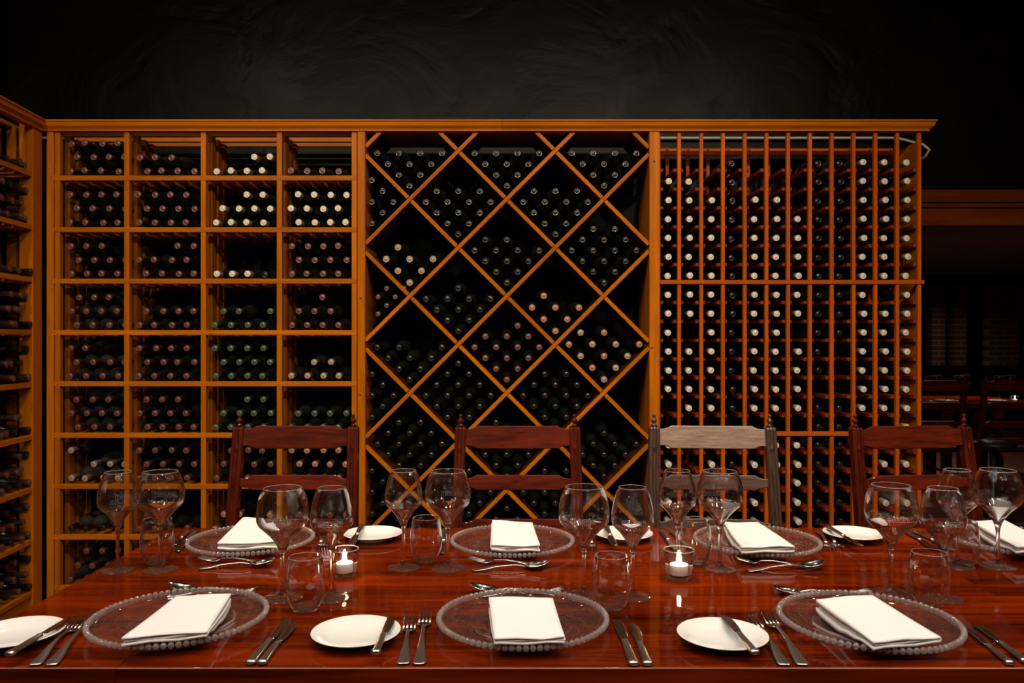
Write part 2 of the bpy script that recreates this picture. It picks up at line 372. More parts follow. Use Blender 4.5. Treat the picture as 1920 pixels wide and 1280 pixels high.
SHY = [333.5, 430.5, 527, 623.5, 719.5, 816, 912, 1007, 1102]
SHZ = [Z(y) for y in SHY]
TOPZ = Z(228)
def cubby_rack(root, ups, x0, x1, post0, post1, slats_from=0):
    """ups: upright centres; local frame, front at y=0; z absolute"""
    H = .012
    for i, z in enumerate(SHZ):
        board('shelf_rail', x0, x1, 0, .018, z - H, z + H, 'rack_x', root)
        board('back_rail', x0, x1, DEP - .02, DEP, z - H * 2, z - .001, 'rack_x', root)
    for k in range(3):
        board('top_rail', x0, x1, .10 + .10*k, .122 + .10*k, TOPZ - .046, TOPZ - .028, 'rack_x', root)
    edges = []
    for i, xc in enumerate(ups):
        hw = .0125
        for j, yy in enumerate((.0015, .085, .165, .245)):
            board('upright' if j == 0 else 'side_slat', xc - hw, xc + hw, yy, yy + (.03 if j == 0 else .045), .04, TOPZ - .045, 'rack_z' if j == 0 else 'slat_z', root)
    for i in range(len(ups) - 1):
        a, b = ups[i] + .0125, ups[i+1] - .0125
        for z in SHZ:
            n = 5
            for k in range(n):
                if i < slats_from: continue
                xx = a + (b - a) * (k + .5) / n
                board('floor_slat', xx - .018, xx + .018, .020, DEP - .02, z - .017, z - .001, 'rack_y', root, 0)
    for (a, b) in (post0, post1):
        if a is not None: board('corner_post', a, b, -.004, .06, 0, TOPZ - .03, 'rack_z', root, .002)
    board('plinth', x0, x1, .01, .03, 0, SHZ[-1] - .014, 'rack_x', root)
    board('top_board', x0, x1, .0, .03, TOPZ - .045, TOPZ - .03, 'rack_x', root, 0)

lb = thing('cubby_rack', 'tall orange pine wine rack of square cubbies between corner and diamond bins', 'wine rack', (0, RF, 0))
ups = [X(107), X(237), X(381), X(523.5), X(664)]
cubby_rack(lb, ups, X(88), X(669), (X(88), X(101)), (None, None))
sb = thing('cubby_rack', 'pine cubby rack along the side wall, meeting the corner', 'wine rack', (-2.275, RF, 0), R(93.8))
sups = [-.05, -.42, -.79, -1.16]
cubby_rack(sb, sups, -1.18, 0, (-.085, -.002), (-1.2, -1.16))

# diamond bins
db = thing('diamond_rack', 'pine rack of diamond-shaped wine bins in the middle of the wall', 'wine rack', (0, RF, 0))
board('side_post', X(670.5), X(685), -.006, .05, 0, TOPZ - .03, 'rack_z', db, .002)
board('side_post', X(1217.5), X(1236), -.006, .05, 0, TOPZ - .03, 'rack_z', db, .002)
board('side_panel', X(678), X(684.5), .05, DEP, 0, TOPZ - .03, 'rack_z', db)
board('side_panel', X(1218), X(1224), .05, DEP, 0, TOPZ - .03, 'rack_z', db)
board('top_board', X(685), X(1217), 0, DEP, TOPZ - .045, TOPZ - .03, 'rack_x', db, 0)
board('plinth', X(685), X(1217), .0, .03, 0, Z(1100), 'rack_x', db)
board('bottom_board', X(685), X(1217), .03, DEP, Z(1104), Z(1098), 'rack_x', db)
NX = lambda k: 768 + 91.2 * k
NY = lambda k: 373 + 90.9 * k
LX0, LX1, LY0, LY1 = 685.0, 1217.0, 247.0, 1100.0
TH = .0185
def diag(p, q, name):
    (xa, ya), (xb, yb) = p, q
    a = Vector((X(xa), 0, Z(ya))); c = Vector((X(xb), 0, Z(yb))); L_ = (c - a).length
    ang = math.atan2(c.z - a.z, c.x - a.x)
    key = ('diag', round(L_, 3))
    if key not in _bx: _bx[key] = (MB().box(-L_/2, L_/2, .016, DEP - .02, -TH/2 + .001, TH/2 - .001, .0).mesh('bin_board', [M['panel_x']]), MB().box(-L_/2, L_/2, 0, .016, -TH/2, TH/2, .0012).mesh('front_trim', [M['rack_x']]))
    mid = (a + c) / 2
    q = link(name, _bx[key][0], db, (mid.x, .004, mid.z), (0, -ang, 0))
    link('front_trim', _bx[key][1], q)
# continuous rising boards: x - 768 + (y - 373) = 182.4 * j  (pixel y down)
for j in range(-2, 13):
    c0 = 768 + 373 + 182.0 * j
    # x + y = c0 ; clip
    xs = max(LX0, c0 - LY1); xe = min(LX1, c0 - LY0)
    if xe - xs > 12: diag((xs, c0 - xs), (xe, c0 - xe), 'bin_board')
# falling boards, cut between the rising ones: y - x = d0
for j in range(-6, 6):
    d0 = 373 - 768 + 182.0 * j
    xs = max(LX0, LY0 - d0); xe = min(LX1, LY1 - d0)
    if xe - xs < 12: continue
    cuts = [xs]
    for k in range(-2, 13):
        c0 = 768 + 373 + 182.0 * k; xi = (c0 - d0) / 2
        if xs + 8 < xi < xe - 8: cuts.append(xi)
    cuts.append(xe)
    g = 3.2
    for a, b in zip(cuts, cuts[1:]):
        a2 = a + (g if a != xs else 0); b2 = b - (g if b != xe else 0)
        if b2 - a2 > 6: diag((a2, a2 + d0), (b2, b2 + d0), 'divider_board')

for kx, ky in ((677, 559), (675.5, 740), (1226, 303), (1222, 652)):
    kn = MB().revolve([(0, .0008), (.0045, .0006), (.0052, 0), (0, 0)], 14, mat=Matrix.Rotation(R(90), 4, 'X'))
    link('knot', kn.mesh('knot', [M['seat']]), db, (X(kx), -.0061, Z(ky)))
# single-bottle rack
rb = thing('bottle_rack', 'redwood single-bottle rack of narrow columns between diamond bins and doorway', 'wine rack', (0, RF, 0))
CX = [1236.5] + [1273.5 + 41.05 * k for k in range(11)] + [1724.5]
CX = [1236.0, 1274, 1315.5, 1356.2, 1397.2, 1438, 1478.7, 1519.6, 1560.5, 1601.5, 1642.5, 1683.5, 1724.8]
secs = [(249, 524.5), (533, 809), (817.5, 1098)]
SECT = [[301.5 + 35.6*k for k in range(7)], [551 + 35.6*k for k in range(8)], [834.5 + 36*k for k in range(8)]]
for si, (ya, yb) in enumerate(secs):
    for ci, cx in enumerate(CX):
        w_ = .0085 if ci else .006
        board('stile', X(cx) - (w_ if ci else -.0005), X(cx) + w_, .002, .022, Z(yb), Z(ya), 'rail_z', rb, .001)
        board('rear_stile', X(cx) - (.0085 if ci else -.0005), X(cx) + .0085, DEP - .03, DEP - .01, Z(yb), Z(ya), 'rail_z', rb, .001)
        for y in SECT[si]:
            yr = y + 15.4
            if yr > yb - 6: continue
            if cx in (CX[0],): a, b = .0006, .024
            elif cx == CX[-1]: a, b = -.020, .002
            else: a, b = -.024, .024
            board('bottle_rail', X(cx) + a, X(cx) + b, .024, DEP - .01, Z(yr + 3.0), Z(yr - 3.0), 'arm_y', rb, 0)
    if si == 0:
        for ci, cx in enumerate(CX[1:-1]): pass
for y in (528.7, 813, 1099):
    board('cross_rail', X(1236.3), X(1733), -.004, .022, Z(y + 4), Z(y - 4), 'rail_x', rb, .0015)
board('top_rail', X(1236.3), X(1730), .20, .22, Z(272), Z(264), 'rail_x', rb)
board('top_rail', X(1236.3), X(1730), DEP - .03, DEP - .01, Z(262), Z(250), 'rail_x', rb)
board('end_panel', X(1724.8) + .003, X(1724.8) + .009, .022, DEP, .02, Z(262), 'rack_y', rb, 0)
board('plinth', X(1236.3), X(1730), .005, .03, 0, Z(1101), 'rail_x', rb)
# cornice: crown profile, in two lengths as in the photograph plus the side return
def cornice(name, x0, x1, label, rz=0, loc=(0, RF, 0), mitre0=0, mitre1=0, prof=None, mat='rack_x'):
    prof = [(-.040, TOPZ), (-.040, TOPZ - .006), (-.034, TOPZ - .010), (-.030, TOPZ - .026), (-.018, TOPZ - .036), (-.014, TOPZ - .040), (-.014, TOPZ - .048), (-.006, TOPZ - .050), (.02, TOPZ - .050), (.02, TOPZ)]
    mb = MB(); n = len(prof)
    vs = [(x0 + mitre0 * (-y), y, z) for y, z in prof] + [(x1 + mitre1 * (-y), y, z) for y, z in prof]
    fs = [tuple(range(n)), tuple(range(2*n-1, n-1, -1))] + [(i, i+n, (i+1) % n + n, (i+1) % n) for i in range(n)]
    mb.add(vs, fs)
    o = link(name, mb.mesh(name, [M[mat]]), None, loc, (0, 0, rz)); tag(o, label, 'cornice'); return o
cornice('rack_cornice', X(78), X(941), 'long pine cornice over the cubbies and half the diamond bins', mitre0=1)
cornice('rack_cornice', X(941.6), X(1735), 'pine cornice over the single-bottle rack, ending in an angled return', mitre1=1)
cornice('rack_cornice', -1.25, .01, 'pine cornice topping the rack along the side wall', R(93.8), (-2.275, RF, 0), mitre1=-1)

# ------------------------------------------------------------------ bottles (tip at origin, body towards +y)
AX = Matrix.Rotation(R(-90), 4, 'X')      # z axis -> +y
BODY = [(.0130, .050), (.0135, .085), (.0155, .098), (.024, .112), (.033, .128), (.0368, .148), (.037, .20), (.037, .294), (.034, .300), (.0, .298)]
CAP = [(.0, .0004), (.0085, .0), (.0095, .0014), (.0125, .0012), (.0148, .0008), (.0154, .003), (.0154, .012), (.0150, .0135), (.0150, .055), (.0130, .056)]
def bottle_mesh(n, bmat):
    return MB().revolve(BODY, n, 0, mat=AX).mesh('wine_bottle', [M[bmat]])
bm_a, bm_b = bottle_mesh(20, 'bottle'), bottle_mesh(20, 'bottle_b')
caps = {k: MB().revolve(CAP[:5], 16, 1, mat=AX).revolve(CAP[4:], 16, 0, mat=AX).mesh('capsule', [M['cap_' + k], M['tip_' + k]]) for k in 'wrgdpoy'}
ORD = 'first second third fourth fifth sixth seventh eighth ninth tenth eleventh twelfth thirteenth fourteenth fifteenth sixteenth seventeenth eighteenth nineteenth twentieth'.split()
CAPN = {'w': 'white', 'r': 'red', 'g': 'green', 'd': 'black', 'p': 'pale', 'o': 'copper', 'y': 'yellow'}
NB = 0
def bottle(x, y, z, cap, label, group, sc_=1.0, yaw=0, pitch=0, dusty=False):
    global NB; NB += 1
    o = link('wine_bottle', bm_b if dusty else bm_a, None, (x, y, z), (pitch, random.uniform(0, 6), yaw)); o.rotation_mode = 'ZXY'
    o.rotation_euler = (pitch, 0, yaw); o.scale = (sc_,) * 3
    tag(o, label, 'wine bottle', group)
    link('capsule', caps[cap], o)
    return o
ST = MB(); SMI = {k: i + 2 for i, k in enumerate('wrgdpoy')}
def stuff_bottle(x, y, z, cap, sc_=1.0, yaw=0, pitch=0, dusty=False, base=None):
    mt = Matrix.Translation((x, y, z)) @ Matrix.Rotation(yaw, 4, 'Z') @ Matrix.Rotation(pitch, 4, 'X') @ Matrix.Scale(sc_, 4)
    if base is not None: mt = base @ mt
    ST.revolve(BODY, 14, 1 if dusty else 0, mat=mt @ AX); ST.revolve(CAP[:5], 12, SMI[cap] + 7, mat=mt @ AX); ST.revolve(CAP[4:], 12, SMI[cap], mat=mt @ AX)

J = random.uniform
# cubbies: cell -> (cap, [(offset, 'presence'), ...])
CELLS = {
 (0,0): ('r', [(0,'1111'),(1,'1111'),(0,'1111')]), (0,1): ('r', [(1,'1111'),(0,'1110')]), (0,2): ('w', [(0,'1111'),(1,'0011')]), (0,3): ('r', [(0,'1111')]),
 (1,0): ('r', [(0,'1111'),(1,'1111'),(0,'1111')]), (1,1): ('r', [(0,'1111'),(1,'1111'),(0,'1111')]), (1,2): ('w', [(0,'1111'),(1,'1111'),(0,'0011')]), (1,3): ('w', [(1,'1111'),(0,'1111'),(1,'1111')]),
 (2,0): ('r', [(0,'1111'),(1,'1111'),(0,'1110')]), (2,1): ('r', [(1,'1111'),(0,'1111'),(1,'0011')]), (2,2): ('w', [(0,'1110')]), (2,3): ('r', [(0,'1111'),(1,'1111'),(0,'1111')]),
 (3,0): ('r', [(1,'1111'),(0,'1111'),(1,'1110')]), (3,1): ('r', [(0,'1111'),(1,'1111')]), (3,2): ('g', [(0,'1111'),(1,'1101')]), (3,3): ('r', [(0,'1111'),(1,'1110'),(0,'0010')]),
 (4,0): ('r', [(0,'1111'),(1,'1111'),(0,'1100')]), (4,1): ('r', [(0,'1111'),(1,'1111'),(0,'1111')]), (4,2): ('g', [(0,'1111'),(1,'1111'),(0,'1111')]), (4,3): ('p', [(0,'1111'),(1,'0110')]),
 (5,0): ('r', [(1,'1111'),(0,'1111'),(1,'1110')]), (5,1): ('r', [(1,'1111'),(0,'1111'),(1,'1110')]), (5,2): ('g', [(0,'1111'),(1,'1111'),(0,'0011')]), (5,3): ('g', [(0,'1111'),(1,'1111')]),
 (6,0): ('p', [(0,'1111'),(1,'0111'),(0,'1000')]), (6,1): ('r', [(0,'1111'),(1,'1111'),(0,'1111')]), (6,2): ('r', [(0,'1111'),(1,'1111'),(0,'0111')]), (6,3): ('o', [(0,'1111'),(1,'1111'),(0,'1111')]),
 (7,0): ('d', [(0,'1110')]), (7,1): ('r', [(0,'1111'),(1,'1000')]), (7,2): ('o', [(0,'1111'),(1,'1101')]), (7,3): ('r', [(0,'1111'),(1,'1111')]),
 (8,0): ('r', [(0,'1111'),(1,'1111'),(0,'0111')]), (8,1): ('r', [(0,'1111'),(1,'1111')]),
}
LAYER = ['bottom', 'second', 'third']
CUB = ['corner-most cubby', 'second cubby from corner', 'third cubby from corner', 'last cubby before the diamond bins']
ROWN = ['top', 'second', 'third', 'fourth', 'fifth', 'sixth', 'seventh', 'eighth', 'bottom']
for (r, c), (cap, layers) in CELLS.items():
    x0 = ups[c] + .0125 + .0415; pitch = .0762
    for li, (off, pres) in enumerate(layers):
        for k, ch in enumerate(pres):
            if ch == '0': continue
            xx = x0 + k * pitch + (off * .036) + J(-.0015, .0015)
            zz = SHZ[r] + .0385 + li * .0672 + J(0, .0006)
            yy = RF + .010 + J(-.004, .02)
            kw = dict(yaw=R(J(-.5, .5)), pitch=R(J(0, .15)), dusty=(r in (6, 7) and c == 0) or (c == 0 and r > 2))
            cc = cap
            if (r, c) == (6, 0): cc = random.choice('pprd')
            if r < 3:
                n = pres[:k+1].count('1')
                lab = '%s-capped bottle, %s along the %s layer, %s, %s row' % (CAPN[cc], ORD[n-1], LAYER[li], CUB[c], ROWN[r])
                bottle(xx, yy, zz, cc, lab, 'wine bottles in the cubby rack', **kw)
            else: stuff_bottle(xx, yy, zz, cc, **kw)
    if (r, c) == (2, 2):
        stuff_bottle(x0 + 3*pitch, RF + .05, SHZ[r] + .0375, 'd')
# side rack
SMAT = Matrix.Translation((-2.275, RF, 0)) @ Matrix.Rotation(R(93.8), 4, 'Z')
side = {0: [4], 1: [4, 4, 4], 2: [4], 3: [4, 4, 3], 4: [4, 4, 2], 5: [4, 2], 6: [4, 3, 2], 7: [4, 4, 3, 1], 8: [4, 4, 3]}
for c in range(3):
    x1 = sups[c] - .0125 - .037
    if c == 0: x1 -= .0
    for r, ls in side.items():
        for li, n in enumerate(ls[:3]):
            for k in range(n):
                stuff_bottle(x1 - k*.0765 - (li % 2)*.036, .006 + J(-.015, .02), SHZ[r] + .0375 + li*.0665, 'r' if J(0, 1) > .25 else 'd', yaw=R(J(-3, 3)), base=SMAT, dusty=J(0, 1) > .6)
# diamonds: (bottom node i, j) -> cap, half spacing, rows (bottom up) as presence strings
full = ['1', '11', '111', '1111', '111', '11', '1']
DIA = {
 (0,0): ('d', 20.2, full[:4]), (2,0): ('d', 20.2, full[:4]), (4,0): ('d', 20.2, full[:4]),
 (-1,1): ('d', 20.2, full), (1,1): ('d', 20.2, full[:4] + ['111']), (3,1): ('d', 20.2, full[:4] + ['111']),
 (0,2): ('p', 22, ['1', '11', '111', '0100']), (2,2): ('d', 20.2, full[:4] + ['110']), (4,2): ('d', 20.2, full[:6]),
 (-1,3): ('r', 16, ['1', '11', '111', '1111', '11111', '111111', '0']), (1,3): ('d', 20.2, full[:4] + ['010']), (3,3): ('o', 22, ['1', '11', '111', '0100']),
 (0,4): ('d', 20.2, full[:3] + ['1101']), (2,4): ('r', 20.2, full[:5] + ['01']), (4,4): ('o', 22, full[:4] + ['110']),
 (-1,5): ('d', 20.2, full), (1,5): ('d', 20.2, full), (3,5): ('d', 20.2, full[:6]),
 (0,6): ('d', 20.2, full[:6]), (2,6): ('d', 20.2, full[:5] + ['10']), (4,6): ('d', 20.2, ['1', '11', '111', '0111', '010']),
 (-1,7): ('d', 20.2, full), (1,7): ('d', 20.2, full), (3,7): ('d', 20.2, full[:6]), (5,7): ('d', 20.2, full[:3]),
 (0,8): ('d', 20.2, full[:6]), (2,8): ('d', 20.2, full), (4,8): ('d', 20.2, full[:4]),
}
for (i, j), (cap, s_, rows) in DIA.items():
    nx, ny = NX(i), NY(j)
    sb_ = s_ / 20.2
    for ri, pres in enumerate(rows):
        n = len(pres)
        for k, ch in enumerate(pres):
            if ch == '0': continue
            px = nx + (k - (n - 1) / 2) * 2 * s_ ; py = ny - 25.5 - ri * s_
            if cap == 'o' and s_ == 22: sb_ = 1.05
            if px < 686 + 7 or px > 1212: continue
            if py < 276: continue
            yb = RF + .008 + J(-.006, .010)
            q = yb / RF
            cc = cap
            if (i, j) in ((3, 3), (4, 4)): cc = random.choice('opo')
            stuff_bottle(X(px) * q, yb, EYE + (Z(py) - EYE) * q, cc, .98 * sb_, yaw=R(J(-1, 1)), pitch=R(J(-1, 1)))
# single-bottle rack
top = ['.wwwwww', '.wwwwww', '..wwwww', 'ddddddd', '..wwwww', '..wwwww', '...wwww', 'ddddddd', 'ddddddd', 'wwwwwww', 'wwwwwww', 'wwwwwww']
mid = ['wwwwww..', 'ww.wwww.', 'wwwwwww.', 'ddddddd.', 'wwwwwww.', 'wwwwwww.', 'ww.wwww.', 'ddddd.dd', 'ddd...dd', 'wwwwwww.', '.wwwwww.', 'wwwwwwwy']
low = ['ww.ww', '..d.w', 'ww.ww', 'ddddd', 'wwwww', 'wwwww', 'wwwww', 'ddddd', 'ddddd', '.d.ww', '.wwww', '.wwww']
for c in range(12):
    rown = 0
    for si, pres in enumerate((top[c], mid[c], low[c])):
        for k, ch in enumerate(pres):
            rown += 1
            if ch == '.': continue
            py = SECT[si][k] + 1.0; px = (CX[c] + CX[c+1]) / 2 - .4
            yb = RF + .012 + J(-.006, .014); q = yb / RF
            if ch == 'd': q = (yb + .01) / RF; yb += .02
            lab = '%s-capped wine bottle, %s column from the diamond bins, %s row from the top' % (CAPN[ch], ORD[c], ORD[rown-1])
            bottle(X(px + J(-1, 1)), yb, Z(py) + J(-.001, .001), ch, lab, 'wine bottles in the single-bottle rack', yaw=R(J(-.5, .5)), pitch=R(J(-.3, .3)))
so = link('stacked_bottles', ST.mesh('stacked_bottles', [M['bottle'], M['bottle_b']] + [M['cap_' + k] for k in 'wrgdpoy'] + [M['tip_' + k] for k in 'wrgdpoy']))
tag(so, 'dark wine bottles filling the diamond bins, lower cubbies and side rack', 'wine bottles', kind='stuff')

# ------------------------------------------------------------------ table
TX0, TX1, TY0, TY1 = -.97, 2.25, 1.305, 2.285
tb = thing('dining_table', 'long glossy mahogany dining table set for seven', 'table', (0, 0, 0))
ys = [TY0, 1.392, 1.53, 1.675, 1.815, 1.965, 2.12, TY1]
for i in range(len(ys) - 1):
    for a, b in ((TX0, -.6511), (-.6509, 1.02 + .23 * (i % 3)), (1.0204 + .23 * (i % 3), TX1)):
        pk = board('plank', a, b, ys[i] + (.0001 if i else 0), ys[i+1] - .0001, TT - .04, TT, 'table', tb, 0)
        if i == 0:
            bv = pk.modifiers.new('eased_edge', 'BEVEL'); bv.width = .0022; bv.segments = 3
board('worn_edge', TX0 + .001, TX1, TY0 - .0004, TY0 + .0018, TT - .0022, TT + .0002, 'worn_edge', tb, .0006)
board('apron', TX0 + .08, TX1 - .08, TY0 + .07, TY0 + .095, TT - .13, TT - .04, 'table', tb)
board('apron', TX0 + .08, TX1 - .08, TY1 - .095, TY1 - .07, TT - .13, TT - .04, 'table', tb)
for x in (TX0 + .07, TX1 - .15):
    for y in (TY0 + .06, TY1 - .14):
        board('leg', x, x + .08, y, y + .08, 0, TT - .04, 'table', tb, .004)

# ------------------------------------------------------------------ chairs
def slat_outline(w, h, end=.045, drop=.012):
    a = w / 2; pts = []
    def og(x0, z0, x1, z1, n=6):
        return [(x0 + (x1 - x0) * t, z0 + (z1 - z0) * (t*t)) for t in [i / n for i in range(n + 1)]]
    topz = h / 2; e = topz - drop
    p = [(-a, e)] + og(-a + end*.25, e, -a + end, topz) + [(-a*.3, topz), (a*.3, topz)]
    p += [(-x, z) for x, z in reversed(og(-a + end*.25, e, -a + end, topz))] + [(a, e)]
    bt = -h / 2; eb = bt + drop * .8
    p += [(a, eb)] + [(-x, z) for x, z in og(-a + end*.25, eb, -a + end, bt)] + [(-a + end, bt)][:0]
    p += [(a*.3, bt), (-a*.3, bt)] + list(reversed(og(-a + end*.25, eb, -a + end, bt))) + [(-a, eb)]
    return p
def make_chair(name, label, x, y, rz, mx_, mz_, group=None, seatz=.45, W=.42, nslat=4):
    """origin on the floor under the back; the sitter faces -y"""
    t = thing(name, label, 'chair', (x, y, 0), rz, group)
    hw = .019; px = W/2 - hw; H = .995
    lean = lambda z: 0.0 if z < .45 else (z - .45) * .17
    spread = lambda z: -.012 * max(0, (z - .45) / .55) + .006
    for s in (-1, 1):
        secs = []
        for z in (0, .2, .45, .7, .9, H - .006, H):
            c = .004 if z < H else .008; h = hw if z < H else hw - .003
            cx_, cy_ = s * (px + spread(z)), lean(z)
            ring = [(-h + c, -h), (-.009, -h), (-.007, -h + .004), (-.004, -h + .004), (-.002, -h), (.002, -h), (.004, -h + .004), (.007, -h + .004), (.009, -h), (h - c, -h), (h, -h + c), (h, h - c), (h - c, h), (-h + c, h), (-h, h - c), (-h, -h + c)]
            secs.append([(cx_ + a, cy_ + b, z) for a, b in ring])
        link('back_post', MB().loft(secs, smooth=False).mesh('back_post', [mz_]), t)
        fz = H
        fin = MB().revolve([(.0, 0), (.009, 0), (.012, .003), (.006, .008), (.0055, .011), (.0105, .018), (.0105, .023), (.0045, .029), (.0045, .032), (.0072, .037), (.006, .042), (0, .044)], 16)
        link('finial', fin.mesh('finial', [mz_]), t, (s * (px + spread(fz)), lean(fz), fz))
        zl = H - .072
        d = MB().add([(-.007, 0, 0), (0, 0, .020), (.007, 0, 0), (0, 0, -.020), (0, -.004, 0)], [(0, 4, 1), (1, 4, 2), (2, 4, 3), (3, 4, 0), (0, 1, 2, 3)])
        link('carved_lozenge', d.mesh('carved_lozenge', [mz_]), t, (s * (px + spread(zl)), lean(zl) - hw - .0003, zl), (-.17, 0, 0))
        link('leg', MB().box(-.018, .018, -.018, .018, 0, seatz - .02, .003).mesh('leg', [mz_]), t, (s * (px + .01), -.40, 0))
    for i, (zc_, hh) in enumerate(((.958, .080), (.803, .052), (.655, .052), (.52, .05))[:nslat]):
        w_ = 2 * (px + spread(zc_)) - 2 * hw + .006
        mb = MB().extrude(slat_outline(w_, hh), -.009, .009, curve=lambda x: .010 * (1 - (2*x/w_)**2))
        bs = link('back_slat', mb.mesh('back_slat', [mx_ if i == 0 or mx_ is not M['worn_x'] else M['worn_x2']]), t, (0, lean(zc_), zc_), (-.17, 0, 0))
        bv = bs.modifiers.new('soft_edges', 'BEVEL'); bv.width = .0025; bv.segments = 2; bv.limit_method = 'ANGLE'
    st = MB().box(-W/2 - .005, W/2 + .005, -.43, -.02, seatz - .02, seatz + .02, .012)
    link('seat', st.mesh('seat', [M['seat']]), t)
    for yy, zz in ((-.40, .2), (0, .2)):
        link('stretcher', MB().box(-px, px, yy - .01, yy + .01, zz - .012, zz + .012, .002).mesh('stretcher', [mx_]), t)
    for s in (-1, 1):
        link('stretcher', MB().box(s*px - .01, s*px + .01, -.38, -.0, .24, .264, .002).mesh('stretcher', [mz_]), t)
    return t
CY = 2.72
for px, lab, rz, ms in ((555.5, 'red mahogany ladder-back chair in front of the cubby rack', .0, 0),
                    (970.5, 'red mahogany ladder-back chair in front of the diamond bins', .0, 0),
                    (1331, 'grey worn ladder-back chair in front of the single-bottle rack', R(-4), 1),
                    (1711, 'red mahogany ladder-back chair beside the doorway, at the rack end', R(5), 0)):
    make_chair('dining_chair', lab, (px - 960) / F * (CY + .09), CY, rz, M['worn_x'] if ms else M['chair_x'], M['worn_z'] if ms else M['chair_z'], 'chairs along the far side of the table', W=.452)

# ------------------------------------------------------------------ table ware
NZ = 64
A_OUT = [(0, 0), (.036, 0), (.040, .0006), (.040, .0018), (.034, .0030), (.020, .0052), (.011, .0085), (.0065, .014), (.0048, .022), (.0040, .040), (.0038, .065), (.0043, .080), (.0056, .092), (.0085, .102), (.0125, .111), (.0185, .121), (.0265, .131), (.0370, .1415), (.0462, .1500), (.0505, .1560), (.0528, .1630), (.0535, .1710), (.0532, .1810), (.0518, .1950), (.0485, .2100), (.0440, .2210), (.0388, .2290)]
B_OUT = [(0, 0), (.034, 0), (.038, .0006), (.038, .0018), (.032, .0030), (.019, .0052), (.0105, .0085), (.0062, .014), (.0046, .022), (.0038, .040), (.0037, .065), (.0040, .083), (.0052, .093), (.0075, .102), (.0105, .110), (.0150, .119), (.0215, .1285), (.0295, .1380), (.0365, .1445), (.0415, .1505), (.0440, .1575), (.0446, .1650), (.0440, .1760), (.0415, .1920), (.0375, .2080), (.0335, .2200), (.0292, .2290)]
def wall(out, t, start, floor_z):
    inn = [(max(r - t, .0005), z) for r, z in out[start:]]
    inn = [(inn[0][0], max(inn[0][1], floor_z))] + inn[1:]
    return inn
def ring(mb, R_, z, r, mi=0):
    n, m_ = NZ, 8; vs = []; fs = []
    for i in range(n):
        a = 2*math.pi*i/n
        for k in range(m_):
            t_ = 2*math.pi*k/m_; q = R_ + r*math.cos(t_); vs.append((q*math.cos(a), q*math.sin(a), z + r*math.sin(t_)))
    for i in range(n):
        for k in range(m_): fs.append((i*m_ + k, ((i+1) % n)*m_ + k, ((i+1) % n)*m_ + (k+1) % m_, i*m_ + (k+1) % m_))
    mb.add(vs, fs, mi, True)
def stem_and_bowl(OUT, label_):
    k = 13                                    # bowl starts here
    stem = MB().revolve(OUT[:7], 48, 1); stem.revolve(OUT[6:k+1] + [(0, OUT[k][1])], 40, 0)
    outer = OUT[k:]
    th = [.0070, .0075, .0062, .0050, .0040, .0030, .0022, .0016, .0013] + [.0011] * 20
    inner = [(r - th[i], z + (.0080, .0050, .0032, .0022, .0014, .0008, .0004, 0, 0)[min(i, 8)]) for i, (r, z) in enumerate(outer)]
    b = MB()
    b.revolve([(0, OUT[k][1])] + outer[:6], NZ, 1)
    b.revolve(outer[5:] + [(outer[-1][0] - .0005, outer[-1][1] + .0006)] + list(reversed(inner[5:])), NZ, 0)
    b.revolve(list(reversed(inner[:6])) + [(0, inner[0][1] - .001)], NZ, 1)
    ring(b, outer[-1][0] - .0005, outer[-1][1] + .0005, .00065, 2)
    return stem, b
def lettering(Rr, z, side, size=.0108):
    cu = bpy.data.curves.new('lettering', 'FONT'); cu.body = 'SIRROMET'; cu.size = size; cu.align_x = 'CENTER'; cu.space_character = 1.12; cu.resolution_u = 2
    tmp = bpy.data.objects.new('tmp', cu); COL.objects.link(tmp)
    dg = bpy.context.evaluated_depsgraph_get(); me = bpy.data.meshes.new_from_object(tmp.evaluated_get(dg))
    bpy.data.objects.remove(tmp)
    mb = MB(); vs = [v.co.copy() for v in me.vertices]; fs = [tuple(p.vertices) for p in me.polygons]
    wmax = max(v.x for v in vs); wmin = min(v.x for v in vs)
    mb.add(vs, fs)
    hgt = size * .72
    for i in range(14):
        a, b = wmin - .002 + (wmax - wmin + .004) * i / 14, wmin - .002 + (wmax - wmin + .004) * (i+1) / 14
        for z0 in (-.0022, hgt + .0014): mb.add([(a, z0, 0), (b, z0, 0), (b, z0 + .0006, 0), (a, z0 + .0006, 0)], [(0, 1, 2, 3)])
    for a in (wmin - .0026, wmax + .002): mb.add([(a, -.0022, 0), (a + .0006, -.0022, 0), (a + .0006, hgt + .002, 0), (a, hgt + .002, 0)], [(0, 1, 2, 3)])
    out = []
    for x, y, _ in mb.v:
        th = x / Rr; out.append((Rr * math.sin(th), -Rr * math.cos(th), z + y))
    mb.v = out
    return mb.mesh('etched_lettering', [M['etch']])
sA, bA = stem_and_bowl(A_OUT, 'A'); sB, bB = stem_and_bowl(B_OUT, 'B')
GM = {'A': (sA.mesh('stem', [M['glass'], M['foot']]), bA.mesh('bowl', [M['bowl'], M['glass'], M['lip']]), lettering(.0537, .1640, 1, .0098)), 'B': (sB.mesh('stem', [M['glass'], M['foot']]), bB.mesh('bowl', [M['bowl'], M['glass'], M['lip']]), lettering(.0448, .1600, 1, .0090))}
def wine_glass(kind, px, py, label, far=False, rz=0):
    p = tpt(px, py)
    t = thing('wine_glass', label, 'wine glass', (p.x, p.y, TT + .0002), rz + (R(180) if far else 0), 'wine glasses on the table')
    link('stem', GM[kind][0], t); link('bowl', GM[kind][1], t); link('etched_lettering', GM[kind][2], t)
SET_N = ['nearest the side rack', 'in the middle of the camera side', 'at the end by the single-bottle rack']
near = ['first camera-side plate from the side rack', 'middle camera-side plate', 'last camera-side plate, by the doorway']
